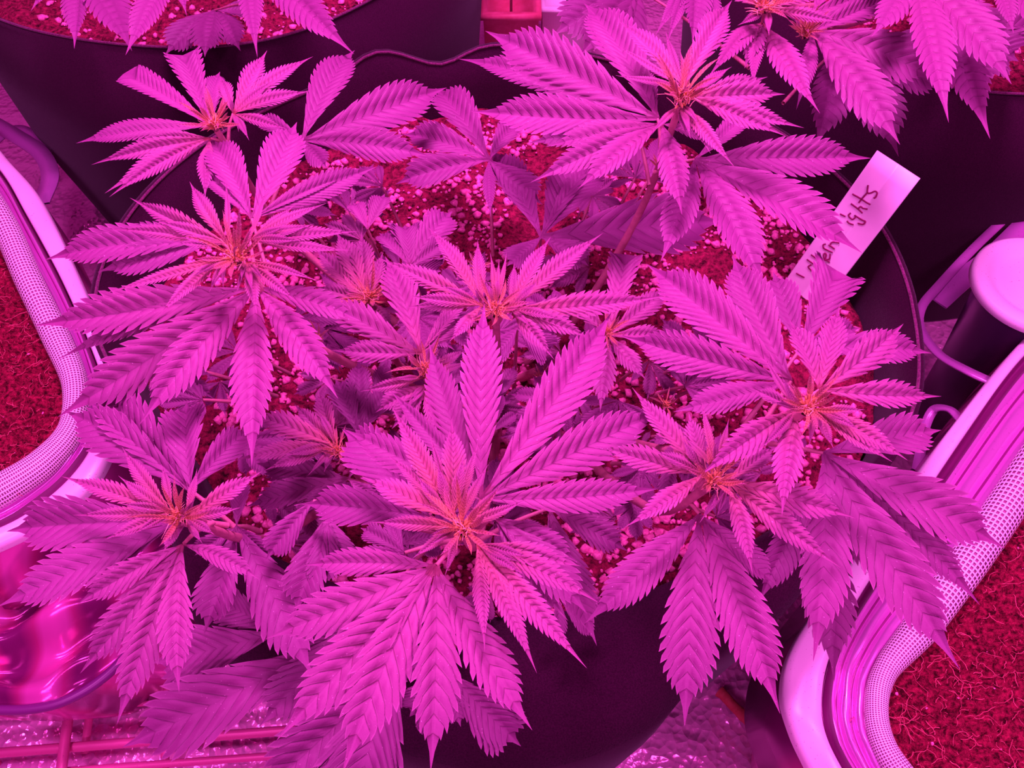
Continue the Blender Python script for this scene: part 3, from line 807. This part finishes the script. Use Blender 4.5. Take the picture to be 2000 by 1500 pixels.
# --- bud 9, right of centre, lower
mleaf(9, 1375, 925, .424, .50, [(1163, 867, 54), (1234, 756, 48), (1220, 1030, 46), (1345, 805, 42), (1280, 880, 26)])
mleaf(9, 1400, 922, .428, .65, [(1370, 781, 18), (1424, 816, 16), (1455, 850, 18), (1330, 850, 14)])
mleaf(9, 1420, 940, .424, .50, [(1518, 872, 42), (1672, 1012, 66), (1645, 1111, 52), (1470, 1123, 44), (1366, 1022, 18), (1400, 1010, 14)])
mleaf(9, 1367, 1005, .402, .10, [(1142, 1218, 74), (1337, 1420, 104, -.02), (1524, 1395, 94, -.01), (1520, 1146, 54)])
# --- bud 10, right
mleaf(10, 1545, 745, .418, .12, [(1262, 515, 90), (1430, 497, 80), (1210, 655, 76), (1314, 805, 58)])
mleaf(10, 1565, 680, .385, .0, [(1510, 530, 64), (1634, 528, 104, 0, 0, 1), (1820, 690, 62), (1680, 640, 50)])
mleaf(10, 1600, 762, .436, .40, [(1640, 596, 50), (1765, 632, 66), (1839, 774, 54), (1541, 624, 48), (1700, 690, 30)])
mleaf(10, 1555, 800, .436, .45, [(1363, 932, 62), (1527, 1009, 62), (1490, 690, 14), (1470, 760, 30)])
mleaf(10, 1592, 800, .438, .65, [(1774, 900, 44), (1744, 903, 36), (1629, 878, 22), (1580, 875, 14), (1690, 800, 22)])
mleaf(10, 1608, 885, .402, .0, [(1963, 1071, 100), (1875, 1308, 104), (1588, 1293, 90), (1839, 840, 80), (1914, 1182, 70, -.02)])
mleaf(10, 1580, 960, .355, .0, [(1770, 1155, 84), (1629, 1332, 92), (1480, 1180, 60), (1500, 1050, 60)], .85)
# --- bud 11
mleaf(11, 1188, 655, .368, .35, [(1224, 497, 62, 0, 0, 1), (1312, 560, 44), (1105, 583, 40), (1312, 652, 34), (1172, 806, 50), (1262, 742, 38), (1120, 680, 24)])

# --- low shaded leaves between the tops
fr_ = random.Random(5)
ZONES = [((560, 1180), (470, 900), 34), ((420, 1230), (960, 1180), 26), ((1230, 1640), (850, 1150), 16), ((230, 600), (620, 880), 9), ((1050, 1420), (690, 900), 10), ((560, 760), (360, 480), 5), ((1090, 1300), (320, 420), 4)]
for (xa, xb), (ya, yb), cnt in ZONES:
    for i in range(cnt):
        x = fr_.uniform(xa, xb); y = fr_.uniform(ya, yb); z = fr_.uniform(.285, .345)
        if 1190 < x < 1330 and 1080 < y < 1230: continue
        P = at(x, y, z)
        if math.hypot(P[0], P[1]) > .2: continue
        age = fr_.choice([0, 0, .1, .3]); nl = fr_.choice([5, 5, 7]); a0 = fr_.uniform(0, 6.28)
        Lpx = fr_.uniform(80, 135) * (1 - .4 * age)
        tips = []
        for k in range(nl):
            q = (k - (nl - 1) / 2); a = a0 + q * (.62 if nl == 5 else .5)
            l = Lpx * (1 - .16 * abs(q) ** 1.2)
            tips.append((x + math.cos(a) * l, y + math.sin(a) * l * .9, l * fr_.uniform(.24, .32), fr_.uniform(-.012, .004)))
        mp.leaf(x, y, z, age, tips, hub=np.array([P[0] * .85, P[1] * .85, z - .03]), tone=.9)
# small sprouts with orange hearts deep in the plant
for x, y, z in ((1130, 800, .32), (1060, 740, .31), (790, 950, .33), (1290, 330, .36), (930, 520, .33), (1480, 850, .36), (620, 660, .33), (1300, 790, .33)):
    mp.bud(x, y, z, 34, n=9, npist=12)

# ------------------------------------------------------------------ plant at the back left (drooping leaves at the top edge)
pl = Plant((PBL[0], PBL[1], 0.272), 'plant in the back left pot, only its hanging leaf tips in view')
def spray(plant, ox, oy, z, tips, age=.05, tone=1.0, hub=None): plant.leaf(ox, oy, z, age, tips, hub, tone)
bp = np.array([PBL[0], PBL[1], .275])
H1 = at(180, -120, .38); H2 = at(480, -130, .40)
pl.stem([bp, bp * .5 + H1 * .5 - [0, 0, .02], H1], .004, .002); pl.stem([bp, bp * .5 + H2 * .5 - [0, 0, .02], H2], .004, .002)
spray(pl, 150, -70, .37, [(145, 96, 50), (60, 22, 26), (258, 100, 74), (20, -60, 50), (250, -130, 60)], hub=H1)
spray(pl, 350, -80, .385, [(245, 108, 52), (365, 32, 26), (420, -10, 40)], hub=H2)
spray(pl, 490, -90, .385, [(503, 113, 46), (692, 106, 68), (600, -150, 60), (420, -60, 40)], hub=H2)
spray(pl, 420, 20, .315, [(322, 108, 54), (400, 112, 62), (470, 100, 52), (500, 20, 40)], tone=.85, hub=H2 - [0, 0, .05])
pl.bud(330, -110, .41, 60)
# ------------------------------------------------------------------ plant at the back right
prt = Plant((PBR[0], PBR[1], 0.272), 'plant in the back right pot, long drooping leaves above the white label')
bp = np.array([PBR[0], PBR[1], .275])
B1 = prt.bud(1495, 10, .425, 78); B2 = prt.bud(1572, 62, .40, 50)
B3 = at(1795, -70, .43)
for B in (B1, B2, B3): prt.stem([bp, bp * .5 + B * .5 - [0, 0, .02], B - [0, 0, .003]], .004, .002)
prt.leaf(1488, 45, .405, .35, [(1382, 152, 42), (1454, 134, 46), (1602, 222, 54), (1470, 180, 30)], B1)
prt.leaf(1500, 15, .42, .5, [(1650, 44, 28), (1440, 50, 20), (1400, -30, 40), (1560, -60, 40), (1502, 72, 16), (1620, -20, 36)], B1)
prt.leaf(1586, 62, .395, .15, [(1758, 283, 82), (1828, 160, 80), (1555, 215, 32), (1735, 0, 50)], B2)
prt.leaf(1580, 30, .39, .2, [(1735, -20, 54), (1640, -60, 40), (1700, 40, 36)], B2)
prt.leaf(1790, -40, .42, .15, [(1702, 72, 56), (1853, 240, 72), (1976, 165, 80), (1690, -60, 50), (1760, -150, 60)], B3)
prt.leaf(1800, -20, .39, .05, [(1934, 272, 80), (1885, 200, 50), (1980, 100, 60)], B3)
prt.leaf(1945, -60, .42, .15, [(1980, 66, 36), (2040, 60, 60), (1900, 20, 30)], B3)
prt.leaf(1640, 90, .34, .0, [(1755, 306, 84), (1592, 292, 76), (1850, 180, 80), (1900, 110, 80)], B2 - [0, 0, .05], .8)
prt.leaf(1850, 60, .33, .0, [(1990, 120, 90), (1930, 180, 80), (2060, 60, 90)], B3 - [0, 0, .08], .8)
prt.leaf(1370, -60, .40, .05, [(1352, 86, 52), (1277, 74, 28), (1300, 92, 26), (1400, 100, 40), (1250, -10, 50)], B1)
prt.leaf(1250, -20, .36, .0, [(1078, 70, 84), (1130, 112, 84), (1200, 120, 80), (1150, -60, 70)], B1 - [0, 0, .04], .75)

# ------------------------------------------------------------------ lower left: film tray, wire rack; lower right: cane
def film_tray():
    top = px_path([(-80, 1150), (20, 1105), (120, 1075), (230, 1045), (330, 1010)], .135, 60)
    bot = px_path([(-80, 1385), (60, 1385), (150, 1358), (232, 1296), (300, 1200)], .105, 60)
    off = np.array([bot[30][0], bot[30][1], 0.0])
    root = tag(empty('plastic_tray', tuple(off)), 'crinkled glossy plastic tray on the floor at the lower left', 'tray')
    m = 60; rows = []
    for k in range(m):
        f = k / (m - 1); b = top * (1 - f) + bot * f
        for i in range(60):
            b[i, 2] += 0.008 * math.sin(f * 16 + i * .05 + 2 * mnoise.noise((i * .08, f * 2, 3))) * (1 - abs(2 * f - 1) ** 4) - .012 * math.sin(math.pi * f)
        rows.append(b)
    mesh_obj('basin', np.array(rows).reshape(-1, 3) - off, grid_faces(m, 60), M_FILM, root)
    v, f = tube(bot, .0034, 8); mesh_obj('rim', v - off, f, mat('tray_rim', (.16, .02, .16), .35)[0], root)
    rows = [bot + [0, 0, 0], bot * [1, 1, .5] + [0.004, 0.006, 0], bot * [1, 1, 0] + [0.01, 0.02, .003]]
    mesh_obj('tray_wall', np.array(rows).reshape(-1, 3) - off, grid_faces(3, 60), M_FILM, root)
film_tray()
rack_o = at(250, 1470, .03); rack_o[2] = 0
rack = tag(empty('wire_rack', tuple(rack_o)), 'pink-lit coated wire rack lying on the foil at the lower left', 'rack')
def bar(a, b, z, r, n='rack_bar'):
    A0 = at(*a, z); B0 = at(*b, z)
    v, f = tube(np.array([A0 + (B0 - A0) * t for t in np.linspace(0, 1, 6)]), r, 10)
    mesh_obj(n, v - rack_o, f, M_WIRE, rack)
bar((-60, 1475), (580, 1425), .030, .0036); bar((-60, 1520), (620, 1470), .030, .0028)
bar((137, 1372), (110, 1580), .037, .0038); bar((180, 1355), (165, 1470), .022, .003)
bar((-60, 1400), (300, 1372), .022, .0022); bar((330, 1270), (318, 1600), .024, .0032)
for (x, y) in ((110, 1560), (330, 1270), (-40, 1474), (560, 1428)):
    A0 = at(x, y, .030); v, f = tube(np.array([A0, A0 * [1, 1, 0] + [0, 0, .002]]), .0028, 8); mesh_obj('rack_foot', v - rack_o, f, M_WIRE, rack)
c0 = at(1405, 1350, .012); c1 = at(1590, 1540, .012)
off = (c0 + c1) / 2
cane = tag(empty('cane', tuple(off)), 'thin reddish cane lying on the foil at the lower right', 'cane')
P = np.array([c0 + (c1 - c0) * t + np.array([0, 0, .0006 * math.sin(t * 30)]) for t in np.linspace(0, 1, 24)])
v, f = tube(P, .004 + .0008 * (np.arange(24) % 6 == 0), 10); mesh_obj('cane_shaft', v - off, f, M_STICK, cane)
print('LEAFLETS', LEAFN[0], 'objects', len(bpy.data.objects))
